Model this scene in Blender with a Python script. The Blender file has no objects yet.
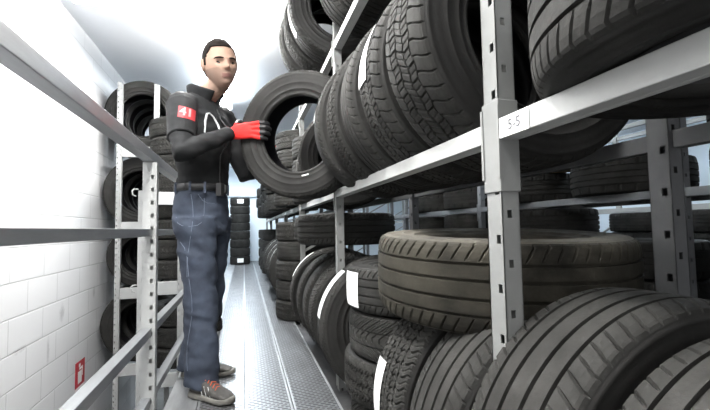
import bpy, math, random
from mathutils import Vector, Matrix, noise
random.seed(7)
PI=math.pi
SC=bpy.context.scene
COL=SC.collection
R=math.radians
# ------------------------------------------------------------------ helpers
class MB:
    def __init__(s): s.v=[];s.f=[];s.m=[];s.uv=None
    def add(s,vs,fs,mi=0):
        o=len(s.v); s.v+= [tuple(p) for p in vs]; s.f+=[tuple(i+o for i in f) for f in fs]; s.m+=[mi]*len(fs); return s
    def box(s,x0,x1,y0,y1,z0,z1,mi=0):
        s.add([(x0,y0,z0),(x1,y0,z0),(x1,y1,z0),(x0,y1,z0),(x0,y0,z1),(x1,y0,z1),(x1,y1,z1),(x0,y1,z1)],
              [(0,3,2,1),(4,5,6,7),(0,1,5,4),(1,2,6,5),(2,3,7,6),(3,0,4,7)],mi); return s
    def bar(s,a,b,w,h,mi=0):
        a=Vector(a);b=Vector(b);d=(b-a).normalized()
        up=Vector((0,0,1)) if abs(d.z)<.95 else Vector((1,0,0))
        x=d.cross(up).normalized()*w/2; y=x.cross(d).normalized()*h/2
        s.add([a-x-y,a+x-y,a+x+y,a-x+y,b-x-y,b+x-y,b+x+y,b-x+y],
              [(0,1,2,3),(7,6,5,4),(0,4,5,1),(1,5,6,2),(2,6,7,3),(3,7,4,0)],mi); return s
    def loft(s,st,N=20,mi=0,p=2.0):
        """st: list of (center,U,V) half axis vectors; closed ends; p = superellipse power"""
        vs=[];fs=[]
        for c,U,V in st:
            c=Vector(c);U=Vector(U);V=Vector(V)
            for k in range(N):
                t=2*PI*k/N; cc,ss=math.cos(t),math.sin(t)
                a=math.copysign(abs(cc)**(2/p),cc); b=math.copysign(abs(ss)**(2/p),ss)
                vs.append(c+U*a+V*b)
        n=len(st)
        for i in range(n-1):
            for k in range(N):
                k2=(k+1)%N
                fs.append((i*N+k,i*N+k2,(i+1)*N+k2,(i+1)*N+k))
        fs.append(tuple(range(N-1,-1,-1))); fs.append(tuple((n-1)*N+k for k in range(N)))
        s.add(vs,fs,mi); return s
    def tube(s,pts,rad,N=14,mi=0,round_ends=True):
        """pts with per point radius (float or (ru,rv,hint))"""
        st=[];n=len(pts);P=[Vector(p) for p in pts]
        Rr=rad if isinstance(rad,(list,tuple)) else [rad]*n
        prevU=None
        for i in range(n):
            d=(P[min(i+1,n-1)]-P[max(i-1,0)]).normalized()
            if prevU is None:
                h=Vector((0,0,1)) if abs(d.z)<.9 else Vector((0,1,0))
                U=d.cross(h).normalized()
            else:
                U=(prevU-d*prevU.dot(d)).normalized()
            prevU=U;V=d.cross(U)
            r=Rr[i]
            if i==0 and round_ends:
                for q in (.92,.7,.35): st.append((P[0]-d*r*q,U*r*math.sqrt(1-q*q),V*r*math.sqrt(1-q*q)))
            st.append((P[i],U*r,V*r))
            if i==n-1 and round_ends:
                for q in (.35,.7,.92): st.append((P[i]+d*r*q,U*r*math.sqrt(1-q*q),V*r*math.sqrt(1-q*q)))
        return s.loft(st,N,mi)
    def ell(s,c,rx,ry,rz,N=20,M=12,mi=0,rot=None):
        vs=[];fs=[];c=Vector(c)
        for j in range(M+1):
            ph=PI*j/M-PI/2
            for k in range(N):
                t=2*PI*k/N
                p=Vector((rx*math.cos(ph)*math.cos(t),ry*math.cos(ph)*math.sin(t),rz*math.sin(ph)))
                if rot: p=rot@p
                vs.append(c+p)
        for j in range(M):
            for k in range(N):
                k2=(k+1)%N; fs.append((j*N+k,j*N+k2,(j+1)*N+k2,(j+1)*N+k))
        s.add(vs,fs,mi); return s
    def mesh(s,name,mats,smooth=False):
        me=bpy.data.meshes.new(name); me.from_pydata(s.v,[],s.f)
        for m in (mats if isinstance(mats,(list,tuple)) else [mats]): me.materials.append(m)
        me.polygons.foreach_set('material_index',s.m)
        if smooth: me.polygons.foreach_set('use_smooth',[True]*len(me.polygons))
        me.update(); return me
def link(name,me,parent=None,loc=(0,0,0)):
    o=bpy.data.objects.new(name,me); COL.objects.link(o)
    if parent: o.parent=parent
    o.location=loc; return o
def build(name,mb,mats,parent=None,loc=(0,0,0),smooth=False,bevel=0):
    o=link(name,mb.mesh(name,mats,smooth),parent,loc)
    if bevel:
        m=o.modifiers.new('b','BEVEL'); m.width=bevel; m.segments=2; m.limit_method='ANGLE'
    return o
def tag(o,label=None,cat=None,group=None,kind=None):
    if label: o['label']=label
    if cat: o['category']=cat
    if group: o['group']=group
    if kind: o['kind']=kind
    return o
def empty(name,loc=(0,0,0),rot=(0,0,0),scale=(1,1,1)):
    o=bpy.data.objects.new(name,None); COL.objects.link(o); o.empty_display_size=.1
    o.location=loc; o.rotation_euler=rot; o.scale=scale; return o
def tubeshade(o,ang=40):
    me=o.data
    me.polygons.foreach_set('use_smooth',[True]*len(me.polygons))
    try: me.set_sharp_from_angle(angle=R(ang))
    except Exception: pass
    return o
# ------------------------------------------------------------------ materials
def mat(name,base,rough=.5,metal=0,spec=.5,var=0,vscale=8,bump=0,bscale=60,col2=None,emit=None,estr=0,stretch=None,rvar=0):
    m=bpy.data.materials.new(name); m.use_nodes=True; nt=m.node_tree; n=nt.nodes; L=nt.links
    b=n['Principled BSDF']; b.inputs['Base Color'].default_value=(*base,1); b.inputs['Roughness'].default_value=rough
    b.inputs['Metallic'].default_value=metal; b.inputs['Specular IOR Level'].default_value=spec
    if emit: b.inputs['Emission Color'].default_value=(*emit,1); b.inputs['Emission Strength'].default_value=estr
    if var or bump or rvar:
        tc=n.new('ShaderNodeTexCoord'); mp=n.new('ShaderNodeMapping'); L.new(tc.outputs['Object'],mp.inputs['Vector'])
        if stretch: mp.inputs['Scale'].default_value=stretch
    if var or rvar:
        oi=n.new('ShaderNodeObjectInfo'); ad=n.new('ShaderNodeVectorMath'); ad.operation='ADD'
        L.new(mp.outputs[0],ad.inputs[0]); mu=n.new('ShaderNodeVectorMath'); mu.operation='SCALE'; mu.inputs['Scale'].default_value=37
        cb=n.new('ShaderNodeCombineXYZ'); L.new(oi.outputs['Random'],cb.inputs[0]); L.new(oi.outputs['Random'],cb.inputs[1]); L.new(cb.outputs[0],mu.inputs[0]); L.new(mu.outputs[0],ad.inputs[1])
        nz=n.new('ShaderNodeTexNoise'); nz.inputs['Scale'].default_value=vscale; nz.inputs['Detail'].default_value=6; nz.inputs['Roughness'].default_value=.65
        L.new(ad.outputs[0],nz.inputs['Vector'])
        cr=n.new('ShaderNodeValToRGB'); cr.color_ramp.elements[0].position=.35; cr.color_ramp.elements[1].position=.7
        c2=col2 or tuple(min(1,c*(1+var)) for c in base)
        cr.color_ramp.elements[0].color=(*[c*(1-var*.5) for c in base],1); cr.color_ramp.elements[1].color=(*c2,1)
        L.new(nz.outputs['Fac'],cr.inputs[0]); 
        if var: L.new(cr.outputs[0],b.inputs['Base Color'])
        if rvar:
            mr=n.new('ShaderNodeMapRange'); mr.inputs[3].default_value=rough-rvar; mr.inputs[4].default_value=rough+rvar
            L.new(nz.outputs['Fac'],mr.inputs[0]); L.new(mr.outputs[0],b.inputs['Roughness'])
    if bump:
        nb=n.new('ShaderNodeTexNoise'); nb.inputs['Scale'].default_value=bscale; nb.inputs['Detail'].default_value=4
        L.new(mp.outputs[0],nb.inputs['Vector']); bp=n.new('ShaderNodeBump'); bp.inputs['Strength'].default_value=bump; bp.inputs['Distance'].default_value=.002
        L.new(nb.outputs['Fac'],bp.inputs['Height']); L.new(bp.outputs[0],b.inputs['Normal'])
    return m
M={}
M['tread']=mat('tread_rubber',(.0225,.022,.0205),.78,0,.12,var=.5,vscale=9,bump=.35,bscale=140)
M['dusty']=mat('dusty_rubber',(.022,.0205,.017),.8,0,.1,var=.6,vscale=7,bump=.4,bscale=120,col2=(.050,.046,.036))
M['dustside']=mat('dusty_sidewall_rubber',(.040,.037,.031),.75,0,.2,var=.6,vscale=5,col2=(.11,.10,.08))
M['side']=mat('sidewall_rubber',(.017,.0165,.0155),.68,0,.16,var=.5,vscale=6,bump=.2,bscale=90)
M['liner']=mat('inner_rubber',(.010,.010,.011),.42,0,.4,var=.5,vscale=5)
M['steel']=mat('galvanised_steel',(.41,.415,.405),.45,.15,.5,var=.12,vscale=5,bump=.05,bscale=200)
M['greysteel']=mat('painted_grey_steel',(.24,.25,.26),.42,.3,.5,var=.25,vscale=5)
M['rail']=mat('brushed_rail_steel',(.25,.26,.27),.36,.55,.5,var=.25,vscale=14,stretch=(1,.15,1))
M['whitesteel']=mat('white_rack_steel',(.36,.365,.36),.45,.1,.5,var=.06,vscale=5)
M['poststeel']=mat('slotted_post_steel',(.20,.203,.198),.5,.1,.4,var=.12,vscale=5)
M['shadesteel']=mat('shade_toned_steel',(.10,.102,.105),.5,.2,.4,var=.2)  # back posts and beams: shade behind the tyres put into the steel colour
M['darksteel']=mat('dark_deck_steel',(.06,.06,.062),.6,.3,.4,var=.4)
M['ceil']=mat('ceiling_paint',(.80,.82,.85),.8,0,.2,var=.04,vscale=1.2)
M['farwall']=mat('far_wall_paint',(.70,.78,.84),.7,0,.2)
M['concrete']=mat('concrete',(.16,.16,.155),.85,0,.2,var=.4,vscale=3)
M['paper']=mat('label_paper',(.82,.82,.80),.6,0,.3)
M['tube']=mat('lamp_tube',(1,1,1),.5,0,.3,emit=(1,.985,.95),estr=18)
M['tubecool']=mat('lamp_tube_cool',(1,1,1),.5,0,.3,emit=(.80,.91,1),estr=22)
M['lampbody']=mat('lamp_housing',(.75,.76,.77),.5)
M['wood']=mat('pale_plank',(.45,.36,.24),.7,var=.2,vscale=20,stretch=(8,1,1))
M['red']=mat('sign_red',(.42,.01,.02),.45)
M['signwhite']=mat('sign_white',(.8,.78,.76),.5)
M['ink']=mat('printing_ink',(.10,.10,.11),.6)
# paper with faint printed rows
def paper_mat():
    m=bpy.data.materials.new('printed_label_paper'); m.use_nodes=True; nt=m.node_tree;n=nt.nodes;L=nt.links
    b=n['Principled BSDF']; b.inputs['Roughness'].default_value=.55
    uv=n.new('ShaderNodeUVMap'); uv.uv_map='UVMap'
    br=n.new('ShaderNodeTexNoise'); br.inputs['Scale'].default_value=1; br.inputs['Detail'].default_value=1
    mp=n.new('ShaderNodeMapping'); mp.inputs['Scale'].default_value=(22,5,1); L.new(uv.outputs[0],mp.inputs[0]); L.new(mp.outputs[0],br.inputs['Vector'])
    cr=n.new('ShaderNodeValToRGB'); cr.color_ramp.elements[0].position=.36; cr.color_ramp.elements[1].position=.44
    cr.color_ramp.elements[0].color=(.66,.66,.67,1); cr.color_ramp.elements[1].color=(.84,.84,.82,1)
    L.new(br.outputs['Fac'],cr.inputs[0]); L.new(cr.outputs[0],b.inputs['Base Color']); return m
M['print']=paper_mat()
# painted blockwork
def block_mat():
    m=bpy.data.materials.new('painted_blockwork'); m.use_nodes=True; nt=m.node_tree;n=nt.nodes;L=nt.links
    b=n['Principled BSDF']; b.inputs['Roughness'].default_value=.55; b.inputs['Specular IOR Level'].default_value=.35
    tc=n.new('ShaderNodeTexCoord'); sp=n.new('ShaderNodeSeparateXYZ'); L.new(tc.outputs['Object'],sp.inputs[0])
    cb=n.new('ShaderNodeCombineXYZ'); L.new(sp.outputs[1],cb.inputs[0]); L.new(sp.outputs[2],cb.inputs[1])
    mp=n.new('ShaderNodeMapping'); L.new(cb.outputs[0],mp.inputs[0]); mp.inputs['Location'].default_value=(.1,.045,0)
    br=n.new('ShaderNodeTexBrick'); br.inputs['Scale'].default_value=1; br.inputs['Brick Width'].default_value=.41; br.inputs['Row Height'].default_value=.205
    br.inputs['Mortar Size'].default_value=.006; br.inputs['Mortar Smooth'].default_value=.6
    br.inputs['Color1'].default_value=(.66,.665,.675,1); br.inputs['Color2'].default_value=(.64,.645,.655,1); br.inputs['Mortar'].default_value=(.54,.545,.55,1)
    L.new(mp.outputs[0],br.inputs['Vector'])
    nz=n.new('ShaderNodeTexNoise'); nz.inputs['Scale'].default_value=2.2; nz.inputs['Detail'].default_value=8; nz.inputs['Roughness'].default_value=.7
    mp2=n.new('ShaderNodeMapping'); mp2.inputs['Scale'].default_value=(1,1,.35); L.new(tc.outputs['Object'],mp2.inputs[0]); L.new(mp2.outputs[0],nz.inputs['Vector'])
    cr=n.new('ShaderNodeValToRGB'); cr.color_ramp.elements[0].position=.30; cr.color_ramp.elements[1].position=.37
    cr.color_ramp.elements[0].color=(.72,.70,.68,1); cr.color_ramp.elements[1].color=(1,1,1,1); L.new(nz.outputs['Fac'],cr.inputs[0])
    mx=n.new('ShaderNodeMix'); mx.data_type='RGBA'; mx.blend_type='MULTIPLY'; mx.inputs[0].default_value=1
    prev=br.outputs['Color']
    for (cy,cz,ry,rz,sl) in ((3.478,.267,.05,.075,.5),(3.27,.057,.025,.11,.1),(4.13,.324,.03,.07,.2),(2.9,.16,.10,.02,0)):
        v1=n.new('ShaderNodeVectorMath'); v1.operation='SUBTRACT'; v1.inputs[1].default_value=(-1.30,cy,cz); L.new(tc.outputs['Object'],v1.inputs[0])
        m3=n.new('ShaderNodeMapping'); m3.inputs['Rotation'].default_value=(sl,0,0); m3.inputs['Scale'].default_value=(0,1/ry,1/rz); L.new(v1.outputs[0],m3.inputs[0])
        ln=n.new('ShaderNodeVectorMath'); ln.operation='LENGTH'; L.new(m3.outputs[0],ln.inputs[0])
        n2=n.new('ShaderNodeTexNoise'); n2.inputs['Scale'].default_value=45; L.new(tc.outputs['Object'],n2.inputs['Vector'])
        a1=n.new('ShaderNodeMath'); a1.operation='ADD'; L.new(ln.outputs['Value'],a1.inputs[0]); L.new(n2.outputs['Fac'],a1.inputs[1])
        r1=n.new('ShaderNodeMapRange'); r1.inputs[1].default_value=.75; r1.inputs[2].default_value=1.5; r1.inputs[3].default_value=.55; r1.inputs[4].default_value=0; L.new(a1.outputs[0],r1.inputs[0])
        mm=n.new('ShaderNodeMix'); mm.data_type='RGBA'; L.new(r1.outputs[0],mm.inputs[0]); L.new(prev,mm.inputs[6]); mm.inputs[7].default_value=(.30,.30,.31,1); prev=mm.outputs[2]
    L.new(prev,mx.inputs[6]); L.new(cr.outputs[0],mx.inputs[7]); L.new(mx.outputs[2],b.inputs['Base Color'])
    bp=n.new('ShaderNodeBump'); bp.inputs['Strength'].default_value=.5; bp.inputs['Distance'].default_value=.004; bp.invert=True
    L.new(br.outputs['Fac'],bp.inputs['Height']); L.new(bp.outputs[0],b.inputs['Normal']); return m
M['block']=block_mat()
# perforated walkway plank: rows of lateral raised slots
def plank_mat():
    m=bpy.data.materials.new('perforated_plank_steel'); m.use_nodes=True; nt=m.node_tree;n=nt.nodes;L=nt.links
    b=n['Principled BSDF']; b.inputs['Metallic'].default_value=.75
    tc=n.new('ShaderNodeTexCoord'); sp=n.new('ShaderNodeSeparateXYZ'); L.new(tc.outputs['Object'],sp.inputs[0])
    cb=n.new('ShaderNodeCombineXYZ'); L.new(sp.outputs[0],cb.inputs[0]); L.new(sp.outputs[1],cb.inputs[1])
    br=n.new('ShaderNodeTexBrick'); br.inputs['Scale'].default_value=1; br.inputs['Brick Width'].default_value=.0375; br.inputs['Row Height'].default_value=.020
    br.inputs['Mortar Size'].default_value=.0062; br.inputs['Mortar Smooth'].default_value=.35; br.offset=.5
    L.new(cb.outputs[0],br.inputs['Vector'])
    cr=n.new('ShaderNodeValToRGB'); cr.color_ramp.elements[0].color=(.05,.05,.052,1); cr.color_ramp.elements[1].color=(.25,.255,.262,1)
    cr.color_ramp.elements[0].position=.15; cr.color_ramp.elements[1].position=.75
    L.new(br.outputs['Fac'],cr.inputs[0]); L.new(cr.outputs[0],b.inputs['Base Color'])
    nz=n.new('ShaderNodeTexNoise'); nz.inputs['Scale'].default_value=6; nz.inputs['Detail'].default_value=5; L.new(tc.outputs['Object'],nz.inputs['Vector'])
    mr=n.new('ShaderNodeMapRange'); mr.inputs[3].default_value=.26; mr.inputs[4].default_value=.46; L.new(nz.outputs['Fac'],mr.inputs[0]); L.new(mr.outputs[0],b.inputs['Roughness'])
    bp=n.new('ShaderNodeBump'); bp.inputs['Strength'].default_value=.8; bp.inputs['Distance'].default_value=.004
    L.new(br.outputs['Fac'],bp.inputs['Height']); L.new(bp.outputs[0],b.inputs['Normal']); return m
M['plank']=plank_mat()
M['plainplank']=mat('plain_plank_steel',(.34,.35,.36),.42,.6,.5,var=.25,vscale=12,stretch=(1,.2,1))
# ------------------------------------------------------------------ setting
XW=-1.30; ZC=2.56; YF=11.5; XR=7.0; YB=-1.6; ZG=-1.4
def struct(name,mb,m): return tag(build(name,mb,m),kind='structure')
struct('wall_left',MB().box(XW-.15,XW,YB,YF,ZG,ZC),M['block'])
struct('wall_back',MB().box(XW-.15,XR+.15,YF,YF+.15,ZG,ZC),M['farwall'])
struct('wall_right',MB().box(XR,XR+.15,YB,YF,ZG,ZC),M['farwall'])
struct('ceiling',MB().box(XW-.15,XR+.15,YB,YF+.15,ZC,ZC+.12),M['ceil'])
struct('floor',MB().box(XW-.15,XR+.15,YB,YF+.15,ZG-.1,ZG),M['concrete'])
struct('trim_1',MB().box(XW+.3,XR,YF-.12,YF,1.78,1.92),M['ceil'])   # ledge along the far wall
# raised racking deck under the right hand racks
struct('floor_deck',MB().box(.462,XR-.2,YB,YF-.05,-.09,-.03),M['darksteel'])
# walkway: three perforated planks and one plain side plank
wk=empty('walkway',(0,-1.5,0))
tag(wk,'bright perforated steel plank walkway the man stands on between the racks','walkway')
xs=[-.222,.003,.228,.453]
for i in range(3):
    x0,x1=xs[i]+.0025,xs[i+1]-.0025
    b=MB().box(x0+.010,x1-.010,0,12.95,-.05,0)
    build('walkway_plank',b,M['plank'],wk)
    e=MB().box(x0,x0+.010,0,12.95,-.05,.004).box(x1-.010,x1,0,12.95,-.05,.004)
    build('plank_edge',e,M['plainplank'],wk)
build('side_plank',MB().box(-.375,-.2245,0,12.95,-.05,.002),M['plainplank'],wk)
build('support_beam',MB().box(-.375,-.33,0,12.95,-.17,-.052).box(.40,.45,0,12.95,-.17,-.052),M['greysteel'],wk)
# ------------------------------------------------------------------ slotted post
def post_mesh(name,z0,z1,w=.052,d=.040,m=None,pitch=.10,square=True):
    """C shaped post: front flange faces -X (along Y), side flange faces -Y; real slots"""
    mb=MB(); t=.0025
    def flange(horiz, z0,z1, W, hc, hw, hh, off):
        # strip layout along u in 0..W with slot column centred at hc
        def bx(u0,u1,a,b):
            if horiz=='y': mb.box(0,t,u0,u1,a,b)
            else: mb.box(u0,u1,0,t,a,b)
        bx(0,hc-hw/2,z0,z1); bx(hc+hw/2,W,z0,z1)
        z=z0; k=z0+off
        while k+hh<z1:
            bx(hc-hw/2,hc+hw/2,z,k); z=k+hh; k+=pitch
        bx(hc-hw/2,hc+hw/2,z,z1)
    flange('y',z0,z1,w,w*.30,.013,.018,.05)
    flange('x',z0,z1,d,d*.42,.011,.016,.002)
    mb.box(0,d,w-t,w,z0,z1); mb.box(d-t,d,0,.012,z0,z1); mb.box(d-t,d,w-.012,w,z0,z1)
    # inner web so that slots read dark
    mb.box(.030,.032,.004,w-.014,z0,z1)
    return mb
# ------------------------------------------------------------------ right racks
def rack(name,label,X0,X1,ys,levels,ztop,m,mb_=None,zb=-.03,brace=True,group=None,clip=True,bh=.042):
    rt=empty(name,(X0,ys[0],zb)); tag(rt,label,'rack',group)
    L0=Vector((X0,ys[0],zb))
    mb_=mb_ or m
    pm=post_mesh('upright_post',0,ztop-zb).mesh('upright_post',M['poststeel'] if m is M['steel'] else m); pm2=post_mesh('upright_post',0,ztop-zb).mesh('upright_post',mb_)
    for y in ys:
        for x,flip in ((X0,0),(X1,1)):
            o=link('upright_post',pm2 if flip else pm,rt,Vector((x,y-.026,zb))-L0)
        if brace and y>2.5:
            br=MB(); z=.25
            while z<ztop-.3:
                br.bar((X0+.04-X0,y-ys[0],z),(X1-X0,y-ys[0],z+.22),.012,.022); z+=.44
            build('frame_brace',br,m,rt)
    for i in range(len(ys)-1):
        y0,y1=ys[i]+.027,ys[i+1]-.027
        for z in levels:
            for x,s in ((X0,1),(X1,-1)):
                b=MB()
                xa=x-.004 if s==1 else x+.012
                b.box(xa,xa+.032,y0,y1,z-bh,z)
                if s==1: b.box(xa+.032,xa+.045,y0,y1,z-bh,z-bh+.006)
                b.v=[tuple(Vector(p)-L0) for p in b.v]
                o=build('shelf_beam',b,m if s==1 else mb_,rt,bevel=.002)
                if s==1 and clip:
                    c=MB()
                    for yy in (y0-.003,y1-.004):
                        c=MB().box(xa-.002,xa+.004,yy,yy+.007,z-.12,z+.03)
                        c.v=[tuple(Vector(p)-L0) for p in c.v]
                        build('beam_clip',c,M['poststeel'] if m is M['steel'] else m,o)
    return rt
YS=[-.76,.72,2.20,3.68,5.16,6.64,8.12,9.6]
X0,X1=.5,.955
rk=rack('shelving_rack','long grey slotted steel shelving rack running along the right side of the walkway',X0,X1,YS,[.105,1.073,1.92],2.06,M['steel'],M['shadesteel'])
# connector sleeve and sticker on the near post
sl=MB().box(-.0035,.044,1.454-.003,1.454+.055,.925,1.115); sl.v=[(x,y,z+.03) for x,y,z in sl.v]
build('post_sleeve',sl,M['poststeel'],rk,bevel=.002)
st=MB().box(-.0062,-.0045,1.36,1.445,1.061,1.101)
sticker=build('shelf_sticker',st,M['paper'],rk)
# ---- text helper
def text_mesh(s,size,extr=.0006,bold=0):
    cu=bpy.data.curves.new('t','FONT'); cu.body=s; cu.size=size; cu.extrude=extr; cu.align_x='CENTER'; cu.align_y='CENTER'; cu.offset=bold
    o=bpy.data.objects.new('t',cu); COL.objects.link(o); bpy.context.view_layer.update()
    dg=bpy.context.evaluated_depsgraph_get(); me=bpy.data.meshes.new_from_object(o.evaluated_get(dg)); bpy.data.objects.remove(o); return me
tm=text_mesh('5-5',.028,.0004,.0002); tm.materials.append(M['ink'])
o=link('sticker_text',tm,sticker,(-.0068,1.400,1.081)); o.rotation_euler=(PI/2,0,-PI/2)
# back to back racks further right
rack('shelving_rack','dark shelving rack two aisles right, seen under the middle shelf between tyres',2.0,2.45,[-.3,1.42,3.1,4.8,6.5,8.2,9.9],[.15,1.02,1.90],2.1,M['greysteel'],M['shadesteel'])
rack('shelving_rack','farthest pale shelving rack against the right wall, seen only as slivers under the shelf',3.9,4.35,[.4,2.1,3.8,5.5,7.2,8.9,10.6],[.15,1.02,1.90],2.1,M['whitesteel'])
# ------------------------------------------------------------------ tyres
TR,TW,RIM=.33,.22,.195
def tread_mesh(kind,nA,mt):
    hw=.096
    cols=[] # (v, depth, rib)  rib -1: groove
    if kind=='rib':   gr=[(-.058,.008),(-.021,.009),(.021,.009),(.058,.008)]; p=8
    elif kind=='wave':gr=[(-.052,.005),(-.016,.007),(.020,.007),(.054,.005)]; p=10
    elif kind=='diag':gr=[(-.034,.008),(.034,.008)]; p=8
    elif kind=='block':gr=[(-.060,.007),(-.030,.005),(0,.007),(.030,.005),(.060,.007)]; p=8
    elif kind=='far': gr=[(-.055,.009),(-.018,.010),(.018,.010),(.055,.009)]; p=6
    edges=[]; a=-hw
    rib=0
    for c,w in gr:
        edges.append((a,c-w/2,rib)); rib+=1; a=c+w/2
    edges.append((a,hw,rib)); nr=rib+1
    sub=1 if kind=='far' else 3
    for i,(e0,e1,rb) in enumerate(edges):
        for k in range(sub+1): cols.append((e0+(e1-e0)*k/sub,0,rb))
        if i<nr-1:
            n0=edges[i+1][0]; cols.append((e1+.0012,.007,-1)); cols.append((n0-.0012,.007,-1))
    def shear(v):
        x=v/hw
        if kind=='rib': return .035*x*x*x*2
        if kind=='wave': return .016*math.sin(x*7.5)+.06*x
        if kind=='diag': return .34*abs(x)**1.15
        if kind=='block': return .03*math.sin(x*10)
        return .03*x
    def low(i,rb,v):
        j=i%p; sh=(rb in (0,nr-1))
        if kind=='rib':
            if sh: return .005 if (j==0 and abs(v)>.066) else 0
            return 0
        if kind=='wave':
            if sh: return .006 if j==0 else 0
            return .0055 if j==rb%p else (.002 if j==(rb+5)%p else 0)
        if kind=='diag':
            if rb==1: return .005 if j==0 else 0
            return .0055 if j==0 else (.0025 if j==4 else 0)
        if kind=='block':
            return .0055 if j==(3*rb)%p else (.0022 if j==(3*rb+4)%p else 0)
        return .006 if (sh and j==0) else 0
    # shoulder wrap columns
    wrapc=[(-.1045,.312,0),(-.101,.3185,0)]; wrapd=[(.101,.3185,nr-1),(.1045,.312,nr-1)]
    allc=[('w',)+c for c in wrapc]+[('t',)+c for c in cols]+[('w',)+c for c in wrapd]
    mb=MB(); nC=len(allc)
    for i in range(nA):
        for c in allc:
            if c[0]=='w':
                v,r,rb=c[1],c[2],c[3]; dz=low(i,rb,v)*(.9 if abs(v)<.103 else .25); z=v; r=r-dz
            else:
                v,dep,rb=c[1],c[2],c[3]; x=v/hw
                r=TR-.0022*x*x-.0060*abs(x)**7
                r-= dep if rb<0 else low(i,rb,v); z=v
                if kind=='block' and rb<0: z+=.004*(1 if (i//4)%2 else -1)
                if kind=='wave' and abs(v)<.07: z+=.0035*math.sin(2*PI*i/20)
            t=2*PI*i/nA+shear(max(-hw,min(hw,v)))
            mb.v.append((r*math.cos(t),r*math.sin(t),z))
    for i in range(nA):
        i2=(i+1)%nA
        for k in range(nC-1):
            mb.f.append((i*nC+k,i2*nC+k,i2*nC+k+1,i*nC+k+1)); mb.m.append(0)
    return mb.mesh('tread',mt)
def lathe(prof,N,name,mt,jag=None):
    mb=MB(); n=len(prof)
    for i in range(N):
        t=2*PI*i/N
        for j,(r,z) in enumerate(prof):
            if jag: r,z=jag(i,j,r,z)
            mb.v.append((r*math.cos(t),r*math.sin(t),z))
    for i in range(N):
        i2=(i+1)%N
        for j in range(n-1):
            mb.f.append((i*n+j,i2*n+j,i2*n+j+1,i*n+j+1)); mb.m.append(0)
    me=mb.mesh(name,mt,True)
    return me
SP=[(.3125,.1040),(.308,.1058),(.3065,.1078),(.301,.1090),(.2995,.1082),(.290,.1102),(.277,.1108),(.262,.1098),(.2605,.1108),(.2585,.1108),(.257,.1094),(.243,.1072),(.231,.1040),
    (.2295,.1052),(.2260,.1048),(.2245,.1016),(.216,.0975),(.208,.0945),(.2075,.0960),(.2035,.0955),(.1990,.0920),(.1955,.0860),(.1950,.0740)]
LP=[(.1950,.0740),(.2000,.0760),(.2150,.0850),(.2400,.0960),(.2700,.0980),(.2950,.0930),(.3090,.0760),(.3140,.0450),(.3150,0)]
LP=LP+[(r,-z) for r,z in LP[-2::-1]]
SIDE={}
for key,mm in (('n',M['side']),('d',M['dustside'])):
    SIDE[key]=lathe(SP,128,'sidewall',mm)
SIDEF=lathe(SP[::3]+[SP[-1]],48,'sidewall',M['side'])
LIN=lathe(LP,96,'inner_liner',M['liner']); LINF=lathe(LP[::2],40,'inner_liner',M['liner'])
for me in (SIDEF,): pass
TREAD={}
for k,nA,mm in (('rib',560,M['tread']),('wave',560,M['tread']),('diag',480,M['tread']),('block',480,M['tread']),('far',150,M['tread'])):
    TREAD[k]=tread_mesh(k,nA,mm)
TREAD['ribd']=TREAD['rib'].copy(); TREAD['ribd'].materials.clear(); TREAD['ribd'].materials.append(M['dusty'])
def strip_mesh(t0,t1,z0,z1,printed=True):
    N=16; mb=MB(); K=9; zs=[z0+(z1-z0)*q/(K-1) for q in range(K)]
    def rr(z): return TR+.0030-.0022*(z/.096)**2-.0060*abs(z/.096)**7
    for i in range(N+1):
        t=t0+(t1-t0)*i/N
        for z in zs: mb.v.append((rr(z)*math.cos(t),rr(z)*math.sin(t),z))
    uvs=[]
    for i in range(N):
        for k in range(K-1):
            mb.f.append((i*K+k,i*K+k+1,(i+1)*K+k+1,(i+1)*K+k)); mb.m.append(0)
            uvs+=[(i/N,k/(K-1)),(i/N,(k+1)/(K-1)),((i+1)/N,(k+1)/(K-1)),((i+1)/N,k/(K-1))]
    me=mb.mesh('paper_label',M['print'] if printed else M['paper'],True)
    uv=me.uv_layers.new(name='UVMap')
    for i,c in enumerate(uvs): uv.data[i].uv=c
    return me
def tyre(pos,kind,Rr,w,label,group=None,stand=False,yaw=0,lean=0,spin=None,strip=None,far=False,name='tyre'):
    """pos = lowest point (standing) / centre of the underside (flat)"""
    s=Rr/TR; sz=w/TW
    rot=(R(90)+lean,0,yaw) if stand else (lean,0,yaw)
    rt=empty(name,pos,rot,(s,s,sz)); tag(rt,label,'tyre',group)
    if spin is None: spin=random.random()*6.28
    off=(0,TR,0) if stand else (0,0,TW/2)
    if stand and strip: pass
    f=far
    def ch(nm,me,rx=0):
        o=link(nm,me,rt,off); o.rotation_euler=(rx,0,0 if rx else spin); return o
    ch('tread',TREAD['far'] if f else TREAD[kind])
    sd=SIDEF if f else SIDE['d' if kind=='ribd' else 'n']
    ch('sidewall',sd); ch('sidewall',sd,PI); ch('inner_liner',LINF if f else LIN)
    if strip:
        for sp in (strip if isinstance(strip,list) else [strip]):
            o=link('paper_label',strip_mesh(*sp),rt,off); tag(o,label='white paper label')
    return rt
D=R
ordw=['bottom','second','third','fourth','fifth','sixth','seventh','eighth']
def zbot(zbeam,Rr,half=.222):
    return zbeam+math.sqrt(max(.0001,Rr*Rr-half*half))-Rr
RT='tyres on the right rack'
XC=.725
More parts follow.
